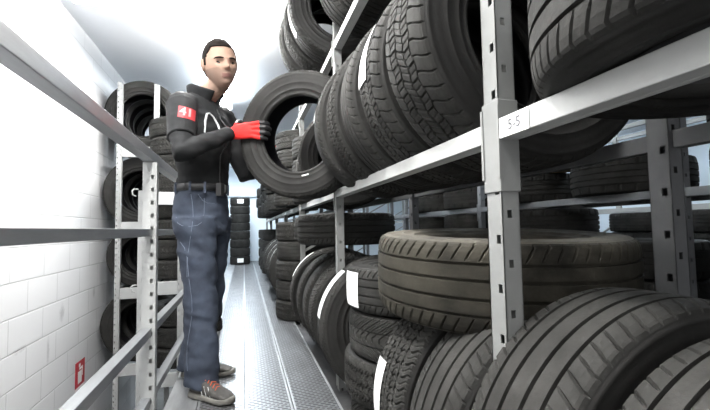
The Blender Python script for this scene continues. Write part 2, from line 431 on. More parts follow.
# --- middle shelf, bay between the two nearest posts (standing, treads to the aisle)
zz=1.073
def S(X,Y,z,Rr,w,k,lab,**kw): return tyre((X,Y,z),k,Rr,w,lab,RT,stand=True,**kw)
zb=lambda Rr:zbot(zz,Rr,.21)
S(XC+.01,.935,zb(.355),.355,.25,'wave','big chunky-treaded tyre standing on the middle shelf right beside the nearest post')
S(XC,1.19,zb(.35),.35,.235,'wave','second middle shelf tyre from the nearest post, long white paper label up its tread',yaw=R(-3),strip=[(D(122),D(184),-.088,.022,False)])
S(XC-.015,1.42,zb(.35),.35,.205,'rib','third tyre from the nearest post on the middle shelf, plain fine ribs',yaw=R(-4))
S(XC-.03,1.63,zb(.35),.35,.20,'block','fourth tyre from the nearest post on the middle shelf',yaw=R(-5))
S(XC-.05,1.835,zb(.35),.35,.19,'rib','fifth middle shelf tyre, nearest the held tyre, white label at its far edge',yaw=R(-6),strip=[(D(154),D(178),-.090,.030,False)])
# --- bay beyond second post, seen through the held tyre
S(XC-.03,2.66,zb(.34),.34,.21,'block','slanting tyre standing on the middle shelf seen through the hole of the held tyre',yaw=R(-14))
S(XC,2.90,zb(.33),.33,.20,'rib','tyre behind the slanting one, seen through the hole of the held tyre',yaw=R(-10))
S(XC,3.13,zb(.33),.33,.20,'diag','last standing tyre before the third post on the middle shelf',yaw=R(-6))
# --- middle shelf near bay: flat stack at right edge
tyre((.725,.345,zz+.001),'rib',.335,.225,'large tyre lying flat on the middle shelf at the right edge of the view',RT,lean=0)
# --- lower level, nearest
zl=.105
zbl=lambda Rr:zbot(zl,Rr,.222)
S(.725,.36,zbl(.335),.335,.215,'rib','standing tyre at the bottom right corner, nearest of all on the lower shelf')
S(.735,.60,zbl(.35),.35,.23,'rib','large standing ribbed tyre on the lower shelf in front of the nearest post')
S(.70,.845,zbl(.325),.325,.21,'rib','standing tyre on the lower shelf directly under the big dusty flat tyre')
S(.70,1.08,zbl(.33),.33,.22,'block','scratched standing tyre with white printed label, under the left edge of the dusty flat tyre',strip=[(D(158),D(192),-.094,-.020)])
tyre((.762,1.10,.607),'ribd',.372,.228,'big dusty brown tyre lying flat behind the nearest post',RT,spin=.3,lean=R(2.6))
# --- stack of four small flat tyres
w4=.168; z=.03
for i in range(4):
    zz4=z+i*(w4+.002)
    sp=(D(176),D(197),-.085,.085) if i==3 else ((D(190),D(206),-.08,.06) if False else None)
    tyre((.712+(.012,-.01,.008,0)[i],1.545+(.0,.01,-.008,0)[i],zz4),('diag','block','diag','rib')[i],.315,w4,
         ('bottom tyre of the stack of four beside the dusty flat tyre','second tyre up in the stack of four beside the dusty flat tyre','third tyre up in the stack of four beside the dusty flat tyre','top tyre of the stack of four, with a white printed label hanging on its side')[i],RT,strip=sp)
# --- lower level standing group around second post
S(.70,1.985,zbl(.345),.345,.21,'diag','standing tyre with large white label on the lower shelf in front of the second post',yaw=R(-3),strip=[(D(128),D(172),-.035,.055)])
S(.705,2.37,zbl(.335),.335,.20,'block','standing lower-shelf tyre just past the second post',yaw=R(-3))
S(.70,2.60,zbl(.335),.335,.20,'rib','second standing lower-shelf tyre past the second post',yaw=R(-4))
S(.695,2.83,zbl(.34),.34,.20,'wave','third standing lower-shelf tyre past the second post',yaw=R(-5))
S(.68,3.07,zbl(.345),.345,.20,'rib','farthest of the lower-shelf standing tyres past the second post, long white label on its tread',yaw=R(-7),strip=[(D(118),D(158),-.02,.045,False)])
tyre((.66,2.60,.755),'rib',.325,.195,'tyre lying flat on top of the standing tyres behind the second post',RT)
tyre((.70,3.33,.76),'far',.30,.19,'tyre lying flat behind the second post, half hidden',RT,far=True)
# --- stacks past third post
for i in range(5):
    tyre((.615+random.uniform(-.01,.01),4.02,.0+i*.186),'rib' if i%2 else 'block',.31,.184,ordw[i]+' tyre of the lower flat stack just past the third post',RT)
for i in range(4):
    tyre((.60+random.uniform(-.012,.012),4.0,1.074+i*.182),'diag' if i%2 else 'rib',.305,.18,ordw[i]+' tyre of the flat stack on the middle shelf past the third post',RT)
for i in range(3):
    tyre((.60,3.42,1.074+i*.192) if False else (.70,3.42,1.074+i*.187),'rib',.10+.2,.185,ordw[i]+' tyre of the flat stack on the middle shelf before the third post',RT)
# --- farther bays
ys=[4.55,4.78,5.02,5.45,5.70,5.95,6.2]
for i,y in enumerate(ys):
    S(.62,y,zbot(.105,.36,.222)+.01,.36,.20,'far','standing tyre number %s along the bluish far row on the lower shelf'%['one','two','three','four','five','six','seven'][i],far=True,strip=[(D(118),D(165),-.02,.05,False)] if i in (0,2,4) else None,yaw=R(-5))
for j,y in enumerate([4.75,5.6,6.3,7.1,7.8]):
    for i in range(3):
        tyre((.56+random.uniform(-.03,.03),y,1.074+i*.19),'far',.31,.185,'%s tyre of %s distant flat stack on the middle shelf beyond the held tyre'%(ordw[i],['the first','the second','the third','the fourth','the fifth'][j]),RT,far=True)
for j,y in enumerate([7.1,7.8,8.6]):
    for i in range(4):
        tyre((.60,y,.106+i*.19),'far',.31,.185,'%s tyre of %s far stack on the lower shelf near the end wall'%(ordw[i],['the first','the second','the third'][j]),RT,far=True)
# --- top shelf
zt=1.92
zbt=lambda Rr:zbot(zt,Rr,.09)
UP='tyres on the top shelf'
def U(X,Y,Rr,w,k,lab,**kw): return tyre((X,Y,zbt(Rr)),k,Rr,w,lab,UP,stand=True,**kw)
U(.66,1.55,.31,.21,'diag','dark tyre on the top shelf above the labelled shelf tyres')
U(.69,1.80,.31,.21,'rib','dark top shelf tyre next to the second post, white label end showing',strip=[(D(196),D(214),-.08,.08,False)])
U(.69,2.02,.31,.20,'rib','dark top shelf tyre directly behind the top of the second post')
U(.60,2.43,.33,.21,'rib','nearest tyre past the second post on the top shelf, pale label band',strip=[(D(160),D(212),-.02,.055,False)],yaw=R(-5))
U(.59,2.65,.33,.20,'block','middle tyre past the second post on the top shelf',yaw=R(-6))
U(.58,2.87,.33,.20,'block','farthest tyre past the second post on the top shelf',yaw=R(-8))
tyre((.72,1.10,zt+.001),'rib',.31,.2,'tyre lying flat on the top shelf above the big chunky tyre',UP)
# --- far end stack with white labels
for i in range(8):
    tyre((-.095,10.55,.002+i*.209),'far',.245,.205,ordw[i]+(' tyre of the tall dark stack at the far end of the walkway' if i not in (0,7) else ' tyre of the tall dark stack at the walkway end, white label on it'),'tall stack at the walkway end',far=True,
         strip=[(D(255),D(290),-.05,.06,False)] if i in (0,7) else None)
# --- tyres in the racks further right
for j,(x,y,n,zs) in enumerate([(2.22,.35,4,.152),(2.22,1.05,4,.152),(2.22,1.8,3,.152),(2.22,2.5,4,.152),(2.22,3.5,4,.152),(2.22,4.3,4,.152),
                              (4.12,1.0,4,.152),(4.12,1.7,4,.152),(4.12,2.6,4,.152),(4.12,3.3,4,.152),(4.12,4.3,4,.152),(4.12,5.1,4,.152)]):
    for i in range(n):
        tyre((x+random.uniform(-.01,.01),y,zs+i*.205),'far',.315,.2,'tyre in a stack in the shadowy racks beyond the right rack, under their shelves','stacked tyres in the racks further right',far=True)
for j,(x,y) in enumerate([(2.22,.35),(2.22,1.05),(2.22,1.85),(2.22,2.6),(2.22,3.5),(2.22,4.3)]):
    for i in range(1 if 1.5<y<3 else 2):
        tyre((x,y,1.021+i*.205),'far',.315,.2,'tyre lying on the middle shelf of the shadowy rack beyond the right rack','shelf tyres in the rack further right',far=True)
tag(build('wooden_plank',MB().box(2.06,2.20,1.62,2.85,1.222,1.242),M['wood'],bevel=.002),'pale wooden plank lying on tyres in the shadowy rack beyond the right rack','plank')
# ------------------------------------------------------------------ left racks
def lrack(label,xs_,y0,y1,levels,z1,bh,posts_w=.042):
    rt=empty('shelving_rack',(xs_[0],y0,ZG)); tag(rt,label,'rack'); L0=Vector((xs_[0],y0,ZG))
    pm=MB()
    t=.0025;W=posts_w
    # front flange facing -Y with two columns of slots
    def strip(u0,u1,a,b,yy=0): pm.box(u0,u1,yy,yy+t,a,b)
    H=z1-ZG
    cs=[W*.27,W*.73]; hw=.011
    strip(0,cs[0]-hw/2,0,H); strip(cs[0]+hw/2,cs[1]-hw/2,0,H); strip(cs[1]+hw/2,W,0,H)
    for c,off in ((cs[0],.02),(cs[1],.045)):
        z=0;k=off
        while k+.016<H: strip(c-hw/2,c+hw/2,z,k); z=k+.016; k+=.052
        strip(c-hw/2,c+hw/2,z,H)
    pm.box(0,t,t,.04,0,H); pm.box(W-t,W,t,.04,0,H); pm.box(t,W-t,.037,.039,0,H)
    me=pm.mesh('upright_post',M['whitesteel'])
    for x in xs_:
        for y in (y0,y1): link('upright_post',me,rt,(x-xs_[0],y-y0,0))
    for z in levels:
        for y in (y0,y1):
            for i in range(len(xs_)-1):
                b=MB().box(xs_[i]+W+.001,xs_[i+1]-.001,y+.004,y+.034,z-bh,z); b.v=[tuple(Vector(p)-L0) for p in b.v]
                build('shelf_beam',b,M['whitesteel'],rt,bevel=.002)
        for x in (xs_[0],xs_[-1]):
            b=MB().box(x+.008,x+.034,y0+.041,y1-.001,z-.05,z); b.v=[tuple(Vector(p)-L0) for p in b.v]
            build('side_beam',b,M['whitesteel'],rt,bevel=.002)
    return rt
lrack('white slotted rack standing against the left wall behind the railing, ring view of tyres inside',[-1.125,-.815],4.08,5.7,[1.65,.95,.352,-.33,-1.02],2.25,.10)
lrack('white rack holding flat tyre stacks, between the left railing and the man',[-.755,-.50],3.40,4.35 ,[1.165,.468,-.23,-.95],1.17,.10)
GL='tyres in the left wall rack'
for s_,(zs,nm) in enumerate(((1.652,'upper'),(.952,'middle'),(.354,'lower'),(-.328,'lowest'))):
    for i in range(4):
        tyre((-.93+(.0,.012,-.008,.01)[i],4.27+i*.27,zs-.02 if s_!=1 else zs-.06),'far' if i else 'rib',.342 if s_ != 2 else .30,.21,
             ('front standing tyre on the %s shelf of the left wall rack, seen as a ring'%nm) if i==0 else ('standing tyre behind the front ring on the %s shelf of the left wall rack'%nm),
             GL if i==0 else GL+', behind the front ring',stand=True,far=i>0,yaw=R(2*i-2))
for lvl,(zs,nm,n) in enumerate(((1.167,'top shelf',4),(.47,'middle shelf',4),(-.228,'low shelf',3))):
    for i in range(n):
        tyre((-.485+random.uniform(-.008,.008),3.76,zs+i*(.163 if lvl else .158)),'diag' if i%2 else 'block',.295,.156,
             '%s tyre of the flat stack on the %s of the rack behind the man'%(ordw[i],nm),'flat stacks left of the man')
# ------------------------------------------------------------------ guard railing
gr=empty('guard_railing',(-.42,-1.2,0)); tag(gr,'long grey steel guard railing along the left edge of the walkway','railing')
def gb(nm,b,m,bev=.002):
    b.v=[(x+.42,y+1.2,z) for x,y,z in b.v]; return build(nm,b,m,gr,bevel=bev)
gb('top_rail',MB().box(-.468,-.42,-1.2,3.38,1.196,1.243),M['rail'])
gb('middle_rail',MB().box(-.455,-.42,-1.2,3.38,.835,.869),M['rail'])
gb('lower_rail',MB().box(-.462,-.42,-1.2,3.38,.365,.405),M['rail'])
gb('kick_rail',MB().box(-.462,-.42,-1.2,3.38,.045,.085),M['rail'])
# slotted posts carrying the rails
for (px,py,zt_,w_) in ((-.466,2.10,1.19,.062),(-.50,2.17,1.06,.034)):
    pm=MB(); t=.003;H0=ZG
    def stp(u0,u1,a,b): pm.box(px+u0,px+u1,py,py+t,a,b)
    c=w_*.70; hw=.013
    stp(0,c-hw/2,H0,zt_); stp(c+hw/2,w_,H0,zt_); z=H0;k=H0+.03
    while k+.020<zt_: stp(c-hw/2,c+hw/2,z,k); z=k+.020; k+=.062
    stp(c-hw/2,c+hw/2,z,zt_)
    pm.box(px,px+t,py+t,py+.045,H0,zt_); pm.box(px+w_-t,px+w_,py+t,py+.045,H0,zt_); pm.box(px+t,px+w_-t,py+.042,py+.044,H0,zt_)
    gb('upright_post',pm,M['whitesteel'],0)
hk=MB()
for z in (1.065,.60):
    hk.tube([(-.502,2.165,z),(-.516,2.155,z),(-.522,2.15,z-.010),(-.520,2.15,z-.028),(-.508,2.155,z-.034)],.0035,8)
gb('hook_bolt',hk,M['whitesteel'],0)
hb=MB().bar((-.40,2.6,.235),(-.43,3.3,.235),.02,.03).tube([(-.41,2.75,.225),(-.40,2.74,.17),(-.385,2.73,.12),(-.38,2.73,.07)],.010,8)
# fire extinguisher sign on the left wall
sg=empty('fire_sign',(XW,3.84,-.29)); tag(sg,'small red and white fire extinguisher sign on the white block wall','sign')
build('sign_plate',MB().box(.001,.004,-.095,.095,-.10,.10),M['red'],sg)
ic=MB().box(.004,.0055,-.045,.03,-.075,.02).box(.004,.0055,-.02,.05,.03,.05).box(.004,.0055,.04,.052,-.03,.03).box(.004,.0055,-.03,.0,.055,.08)
build('pictogram',ic,M['signwhite'],sg)
build('caption_strip',MB().box(.001,.004,-.095,.095,-.135,-.102),M['signwhite'],sg)
# scuffs on the wall
M['scuff']=mat('scuff_mark',(.42,.42,.42),.8)
# ------------------------------------------------------------------ lamps
def lamp(x,y,z,ln,label,cool=False,w=.16,power=0,group='ceiling strip lamps'):
    rt=empty('strip_lamp',(x,y,z)); tag(rt,label,'lamp',group)
    build('lamp_housing',MB().box(-w/2,w/2,-ln/2,ln/2,.0,.05),M['lampbody'],rt,bevel=.004)
    for s in (-1,1):
        t=MB().tube([(s*w*.25,-ln/2+.03,-.018),(s*w*.25,ln/2-.03,-.018)],.017,12)
        build('lamp_tube',t,M['tubecool' if cool else 'tube'],rt,smooth=True)
    build('hanger_rod',MB().box(-.004,.004,-ln*.35-.004,-ln*.35+.004,.05,ZC-z).box(-.004,.004,ln*.35-.004,ln*.35+.004,.05,ZC-z),M['lampbody'],rt)
    if power:
        ld=bpy.data.lights.new('tube_light','AREA'); ld.shape='RECTANGLE'; ld.size=w; ld.size_y=ln; ld.energy=power; ld.color=(.86,.94,1) if cool else (1,.985,.95)
        lo=bpy.data.objects.new('tube_light',ld); COL.objects.link(lo); lo.parent=rt; lo.location=(0,0,-.045)
        l2=ld.copy(); l2.energy=power*2.3 if y<4 else power*.55; lo=bpy.data.objects.new('added_uplight',l2); COL.objects.link(lo); lo.parent=rt; lo.location=(0,0,.055); lo.rotation_euler=(PI,0,0)  # upward light added on the housing to brighten the ceiling
    return rt
lamp(-.22,3.15,2.42,1.25,'strip lamp over the walkway directly above the man',power=60)
lamp(-.22,.9,2.42,1.25,'strip lamp over the near walkway, out of view above',power=50)
lamp(-.22,4.75,2.42,1.2,'added cool strip lamp behind the man, brightening the ceiling',True,power=50)  # lamp added behind the man's head to lighten the ceiling
lamp(-.1,7.9,2.42,1.25,'added cool strip lamp further along the walkway, for the bluish far light',True,power=55)  # this and the next lamp are added for bluish daylight at the far end
lamp(-.1,9.9,2.42,1.25,'added cool strip lamp near the end wall, for the bluish far light',True,power=55)
for i,(x,y) in enumerate([(3.2,1.5),(3.2,4.5),(3.2,7.5),(5.8,3.0),(5.8,6.5)]):
    lamp(x,y,2.42,1.25,'cool strip lamp over the aisles beyond the right rack',True,power=9,group='lamps over the far right aisles')
def area(nm,loc,rot,sx,sy,e,col=(1,1,1)):
    ld=bpy.data.lights.new(nm,'AREA'); ld.shape='RECTANGLE'; ld.size=sx; ld.size_y=sy; ld.energy=e; ld.color=col
    lo=bpy.data.objects.new(nm,ld); COL.objects.link(lo); lo.location=loc; lo.rotation_euler=rot; return lo
# unseen roof light panel added over the left side to brighten the wall
rl=struct('added_roof_light',MB().box(-1.2,-.45,-.6,3.3,ZC-.012,ZC-.002),mat('added_light_panel',(1,1,1),.6,emit=(1,1,1),estr=8))
area('front_fill_light',(.1,-1.5,1.3),(R(90),0,0),2.6,2.2,13,(1,.985,.96))  # added fill light behind the camera for the tyres facing it
W=bpy.data.worlds.new('World'); SC.world=W; W.use_nodes=True
W.node_tree.nodes['Background'].inputs[0].default_value=(.93,.96,1,1); W.node_tree.nodes['Background'].inputs[1].default_value=.42
#PERSON_START
# ------------------------------------------------------------------ the man
from mathutils.bvhtree import BVHTree
def V3(*a): return Vector(a)
def remesh(mb,voxel,smooth=3,fold=0,freq=(7,7,12),seed=0,ridge=0):
    me=bpy.data.meshes.new('tmp'); me.from_pydata(mb.v,[],mb.f)
    o=bpy.data.objects.new('tmp',me); COL.objects.link(o)
    m=o.modifiers.new('r','REMESH'); m.mode='VOXEL'; m.voxel_size=voxel
    if smooth:
        m=o.modifiers.new('s','SMOOTH'); m.iterations=smooth; m.factor=.5
    bpy.context.view_layer.update()
    dg=bpy.context.evaluated_depsgraph_get(); out=bpy.data.meshes.new_from_object(o.evaluated_get(dg))
    bpy.data.objects.remove(o); bpy.data.meshes.remove(me)
    if fold:
        ns=[v.normal.copy() for v in out.vertices]
        for v,nn in zip(out.vertices,ns):
            p=Vector((v.co.x*freq[0]+seed,v.co.y*freq[1],v.co.z*freq[2]))
            w=noise.noise(p+Vector((0,0,v.co.x*6)))
            k=(1-abs(w)*2.2)*ridge if ridge else 0
            v.co+=nn*(fold*w+fold*.35*noise.noise(p*2.3)+k)
    out.polygons.foreach_set('use_smooth',[True]*len(out.polygons)); out.update(); return out
def clothmat(name,base,rough,weave=0,var=.25,vs=10):
    return mat(name,base,rough,0,.25,var=var,vscale=vs,bump=.25,bscale=420)
M['skin']=mat('skin',(.27,.175,.130),.62,0,.2,var=.08,vscale=12)
M['stubble']=mat('stubbled_skin',(.215,.145,.112),.7,0,.15,var=.1,vscale=30)
M['lip']=mat('lip',(.15,.070,.058),.65)
M['hair']=mat('short_dark_hair',(.010,.008,.007),.9,0,.05,var=.6,vscale=60,bump=.6,bscale=400)
M['brow']=mat('eyebrow_hair',(.015,.011,.009),.9,0,.05)
M['eyewhite']=mat('eye_white',(.55,.52,.5),.25)
M['iris']=mat('dark_iris',(.02,.012,.008),.15)
M['jacket']=clothmat('charcoal_jacket',(.0085,.0088,.0095),.8)
M['sleeve']=clothmat('dark_sleeve',(.008,.008,.009),.8)
M['jeans']=clothmat('blue_grey_denim',(.034,.042,.060),.85,var=.5,vs=7)
M['thread']=mat('seam_thread',(.11,.13,.17),.8)
M['glove']=mat('red_knit',(.62,.025,.022),.75,0,.2,var=.15,vscale=30,bump=.5,bscale=300)
M['gtip']=mat('black_rubber_coating',(.012,.012,.013),.5)
M['belt']=mat('black_belt',(.012,.012,.013),.5)
M['reflect']=mat('grey_piping',(.42,.43,.43),.45)
M['patch']=mat('red_patch',(.33,.02,.025),.6)
M['digit']=mat('light_red_digits',(.80,.22,.22),.5)
M['shoe']=mat('grey_trainer',(.055,.052,.048),.7,0,.3,var=.5,vscale=25,bump=.4,bscale=200)
M['sole']=mat('rubber_sole',(.14,.135,.12),.7,var=.3,vscale=20)
M['lace']=mat('orange_lace',(.45,.08,.03),.7)
M['metal']=mat('buckle_metal',(.5,.5,.5),.3,.9)
C0=V3(-.225,2.42,0); ft=V3(.78,-.62,0).normalized(); rt_=V3(ft.y,-ft.x,0)
fh=V3(.92,-.39,0).normalized(); rh=V3(fh.y,-fh.x,0)
man=empty('person',(-.225,2.40,0.004))
tag(man,'man in dark jacket, blue jeans and red gloves on the walkway, holding a tyre','person')
MO=Vector(man.location)
def pm_(name,me,mats=None,parent=None):
    if mats:
        me.materials.clear()
        for m in (mats if isinstance(mats,list) else [mats]): me.materials.append(m)
    for v in me.vertices: v.co-=MO
    return link(name,me,parent or man)
# --- head surface
HCx=V3(-.122,2.335,1.790)
ff=V3(.345,-.938,0).normalized(); fl=V3(-ff.y,ff.x,0)      # face direction, his left
def sm(a,b,x):
    t=max(0,min(1,(x-a)/(b-a))); return t*t*(3-2*t)
def g(x,s): return math.exp(-(x/s)**2)
def headpt(th,ph,grow=0):
    x=math.cos(ph)*math.sin(th); y=math.cos(ph)*math.cos(th); z=math.sin(ph)
    def se(a,p): return math.copysign(abs(a)**p,a)
    X=.0765*se(x,.93); Y=.097*y; Z=.122*z
    lo=sm(-.005,-.115,Z) if False else max(0,min(1,(-.005-Z)/.11)); lo=lo*lo*(3-2*lo)
    X*=1-.25*lo
    if Y<0: Y*=1-.30*lo; 
    else: Y=Y*(1-.0*lo)+.010*lo
    if Z>0.02 and Y>0: Y*=1-.02
    X*=1+.03*g(Z-.06,.05)*(1 if Y<0 else 0)
    fr=max(0,y)
    if y>0:
        fr=sm(.0,.6,y)
        d=0
        # flatten face front
        Y=min(Y,.084+.013*g(X,.05))*.4+Y*.6 
        nz=(g(X,.0105)*(.004+.020*max(0,min(1,(.006-Z)/.040))) if Z>-.034 else g(X,.0120)*.024*g(Z+.034,.0065))
        if Z>.012: nz*=g(Z-.012,.015)
        d+=nz + .006*g(abs(X)-.011,.007)*g(Z+.029,.009)
        d+=.0065*g(Z-.012,.009)*g(abs(X)-.030,.022)
        d-=.0110*g(Z+.008,.011)*g(abs(X)-.031,.015)
        d+=.0035*g(Z+.022,.022)*g(abs(X)-.046,.016)
        d+=.0050*g(Z+.060,.0045)*g(X,.021)+.0055*g(Z+.0710,.0055)*g(X,.018)
        d-=.0030*g(Z+.0655,.0020)*g(X,.025)
        d-=.0035*g(Z+.083,.006)*g(X,.02)
        d+=.0085*g(Z+.102,.012)*g(X,.022)
        Y+=d*fr
    s=1+grow
    return X*s,Y*s,Z*s
HT=R(-5); HRL=R(8); HK=1.13
def h2w(x,y,z):
    x*=HK*1.02;y*=HK;z*=HK; y+=.03; z+=.06
    x,z=x*math.cos(HRL)-z*math.sin(HRL), x*math.sin(HRL)+z*math.cos(HRL)
    y,z=y*math.cos(HT)-z*math.sin(HT), y*math.sin(HT)+z*math.cos(HT)
    return HCx+fl*x+ff*(y-.03)+Vector((0,0,z-.06))
def w2h(p):
    c=p-HCx; x,y,z=c.dot(fl),c.dot(ff)+.03,c.z+.06
    y,z=y*math.cos(HT)+z*math.sin(HT), -y*math.sin(HT)+z*math.cos(HT)
    x,z=x*math.cos(HRL)+z*math.sin(HRL), -x*math.sin(HRL)+z*math.cos(HRL)
    return x/HK/1.02,(y-.03)/HK,(z-.06)/HK
hd=MB(); NT,NP=160,120
for j in range(NP+1):
    ph=-PI/2+PI*j/NP
    for i in range(NT): hd.v.append(tuple(h2w(*headpt(2*PI*i/NT,ph))))
for j in range(NP):
    for i in range(NT):
        i2=(i+1)%NT; hd.f.append((j*NT+i,j*NT+i2,(j+1)*NT+i2,(j+1)*NT+i)); hd.m.append(0)
rotf=Matrix((fl,ff,V3(0,0,1))).transposed()
for s in (-1,1):
    rr=rotf@Matrix.Rotation(HT,3,'X')@Matrix.Rotation(R(-18*s),3,'Z')
    hd.ell(h2w(s*.0790,-.010,-.002),.0085,.020,.036,16,12,rot=rr)
    hd.ell(h2w(s*.0850,-.016,.010),.006,.016,.025,16,12,rot=rr)
# shoulders, arms
SR=C0+rt_*.155+V3(0,0,1.532); SL=C0-rt_*.165+V3(0,0,1.532)
ER=V3(-.298,2.125,1.245); WR_=V3(-.085,2.232,1.372)
EL=V3(.02,2.53,1.185); WL=V3(.085,2.465,1.285)
NB=C0+V3(0,0,1.56)-ft*.015; 
def torso(k,top=True):
    st=[]
    for z,a,b,o in ((.93,.165,.118,0),(1.03,.160,.120,0),(1.12,.155,.115,0),(1.24,.168,.122,.0),(1.36,.185,.128,.005),(1.44,.190,.118,.0),(1.50,.165,.095,-.008),(1.545,.105,.072,-.014),(1.575,.066,.058,-.016)):
        st.append((C0+ft*o+V3(0,0,z+.02+max(0,z-1.08)*.10),rt_*(a+k),ft*(b+k)))
    return st
body=MB(); body.v=list(hd.v); body.f=list(hd.f); body.m=list(hd.m)
body.tube([NB,NB+V3(.025,-.025,.07),HCx-ff*.042-V3(0,0,.095),HCx-ff*.030-V3(0,0,.02)],[.070,.062,.059,.058],20)
body.loft(torso(-.014),24)
def arm(mb,a,b,c,r0,r1,r2,sh=None):
    m1=a.lerp(b,.5); m2=b.lerp(c,.5)
    mb.tube([a,m1,b.lerp(a,.12),b,b.lerp(c,.12),m2,c],[r0,(r0+r1)/2*1.02,r1*1.02,r1,r1*1.0,(r1+r2)/2*1.08,r2],18)
arm(body,SR,ER,WR_,.055,.040,.028); arm(body,SL,EL,WL,.055,.040,.028)
HR=C0+rh*.09+V3(0,0,.93); HL=C0-rh*.09+V3(0,0,.93)
KR=V3(-.225,2.315,.51); KL=V3(-.20,2.50,.51); AR_=V3(-.205,2.262,.10); AL=V3(-.285,2.575,.10)
for h_,k_,a_ in ((HR,KR,AR_),(HL,KL,AL)):
    body.tube([h_,h_.lerp(k_,.5),k_,k_.lerp(a_,.4),a_,a_-V3(0,0,.05)],[.068,.062,.050,.050,.036,.035],18)
# --- hands (inside the gloves) and gloves share one construction
a30=R(30); tt=V3(math.cos(a30),-math.sin(a30),0); nn_=V3(-math.sin(a30),-math.cos(a30),0)
TC=V3(.32,2.20,1.372); HW=.0955
def tp(u,z,off): return TC+tt*u+nn_*(HW+off)+V3(0,0,z)
RF=[ # finger paths (index..little): z at knuckle, spread
 (.062,.078,.0),(.040,.086,.002),(.017,.080,.001),(-.004,.064,.0)]
def right_hand(mb,k,mode=0):
    mb.loft([(WR_.lerp(tp(-.372,.020,.028),0),V3(0,0,1)*(.026+k),nn_*(.019+k)),
             (tp(-.372,.020,.024),V3(0,0,1)*(.031+k),nn_*(.018+k)),
             (tp(-.335,.026,.022),V3(0,0,1)*(.040+k),nn_*(.017+k)),
             (tp(-.285,.029,.020),V3(0,0,1)*(.043+k),nn_*(.015+k)),
             (tp(-.252,.029,.018),V3(0,0,1)*(.041+k),nn_*(.012+k))],18)
    for i,(zk,ln,d) in enumerate(RF):
        s=ln/.086; r=.0092-.0006*(i==3)+k
        zt2=zk+(.006,.002,-.004,-.010)[i]
        mb.tube([tp(-.275,zk*.95+.001,.018),tp(-.245,zk,.020),tp(-.245+.036*s,zt2,.018),tp(-.245+.062*s,zt2,.004),tp(-.245+.074*s,zt2,-.018),tp(-.245+.070*s,zt2-.002,-.038*s)],
                [r*1.05,r*1.08,r,r*.97,r*.92,r*.85],12)
    mb.tube([tp(-.350,.045,.020),tp(-.352,.070,.010),tp(-.358,.088,-.012),tp(-.356,.098,-.040)],[.014+k,.0125+k,.0115+k,.0095+k],12)
# left hand: flat against the back face of the tyre
def tb(u,z,off): return TC+tt*(u-.075)-nn_*(HW+off)+V3(0,0,z)
def left_hand(mb,k):
    d=(tb(-.20,-.03,.02)-WL).normalized()
    P0=tb(-.30,-.06,.022); P1=tb(-.235,-.035,.018)
    mb.loft([(WL,V3(0,0,1)*(.025+k),nn_*(.018+k)),(WL.lerp(P0,.6),V3(0,0,1)*(.034+k),nn_*(.018+k)),(P0,V3(0,0,1)*(.041+k),nn_*(.016+k)),(P1,V3(0,0,1)*(.041+k),nn_*(.012+k))],18)
    for i in range(4):
        zk=-.004-.021*i; s=(.9,1,.95,.75)[i]; r=.009+k
        mb.tube([tb(-.26,zk-.006,.018),tb(-.232,zk,.017),tb(-.232+.036*s,zk+.004,.018),tb(-.232+.062*s,zk+.006,.015),tb(-.232+.078*s,zk+.006,.012)],[r*1.05,r*1.05,r,r*.95,r*.85],12)
    mb.tube([tb(-.295,-.02,.022),tb(-.285,.012,.018),tb(-.265,.036,.014)],[.013+k,.012+k,.010+k],12)
right_hand(body,-.003); left_hand(body,-.003)
bm_=remesh(body,.0046,2)
bm_.materials.clear()
for m in (M['skin'],M['stubble'],M['lip']): bm_.materials.append(m)
for p in bm_.polygons:
    x,y,z=w2h(p.center)
    mi=0
    if y>.02 and -.0745<z<-.0585 and abs(x)<.0225 and y>.07: mi=2
    elif z<-.030 and z>-.135 and y>-.015 and (abs(x)>.036-(-.030-z)*.6 or z<-.078) and abs(x)+0*y<.09: mi=1
    elif y>.05 and -.056<z<-.044 and abs(x)<.026: mi=1
    p.material_index=mi
o=pm_('body',bm_)
# --- hair
hr=MB(); NT2,NP2=144,108; idx={}
def hairok(X,Y,Z):
    if Y>.030: return Z>.070-.05*max(0,(abs(X)-.050)/.03)+ .0
    if Y>-.002: return Z>-.006 if Y<.022 else Z>.028
    return Z>-.050-(.0 if Y>-.05 else .012)
pts={}
for j in range(NP2+1):
    ph=-PI/2+PI*j/NP2
    for i in range(NT2):
        pts[(j,i)]=headpt(2*PI*i/NT2,ph)
def vid(k):
    if k not in idx:
        X,Y,Z=pts[k]; n=Vector((X/.0765**2,Y/.097**2,Z/.122**2)).normalized()
        edge=0.004+.002*sm(.02,.1,Z)+.0012*noise.noise(Vector((X,Y,Z))*160)
        p=Vector((X,Y,Z))+n*edge; idx[k]=len(hr.v); hr.v.append(tuple(h2w(*p)))
    return idx[k]
for j in range(NP2):
    for i in range(NT2):
        q=[(j,i),(j,(i+1)%NT2),(j+1,(i+1)%NT2),(j+1,i)]
        c=[sum(pts[k][a] for k in q)/4 for a in range(3)]
        if hairok(*c) and not (abs(c[1]+.010)<.016 and c[2]<.026 and c[2]>-.06): hr.f.append(tuple(vid(k) for k in q)); hr.m.append(0)
hm=hr.mesh('hair',M['hair'],True); o=pm_('hair',hm); md=o.modifiers.new('s','SOLIDIFY'); md.thickness=.006; md.offset=-1
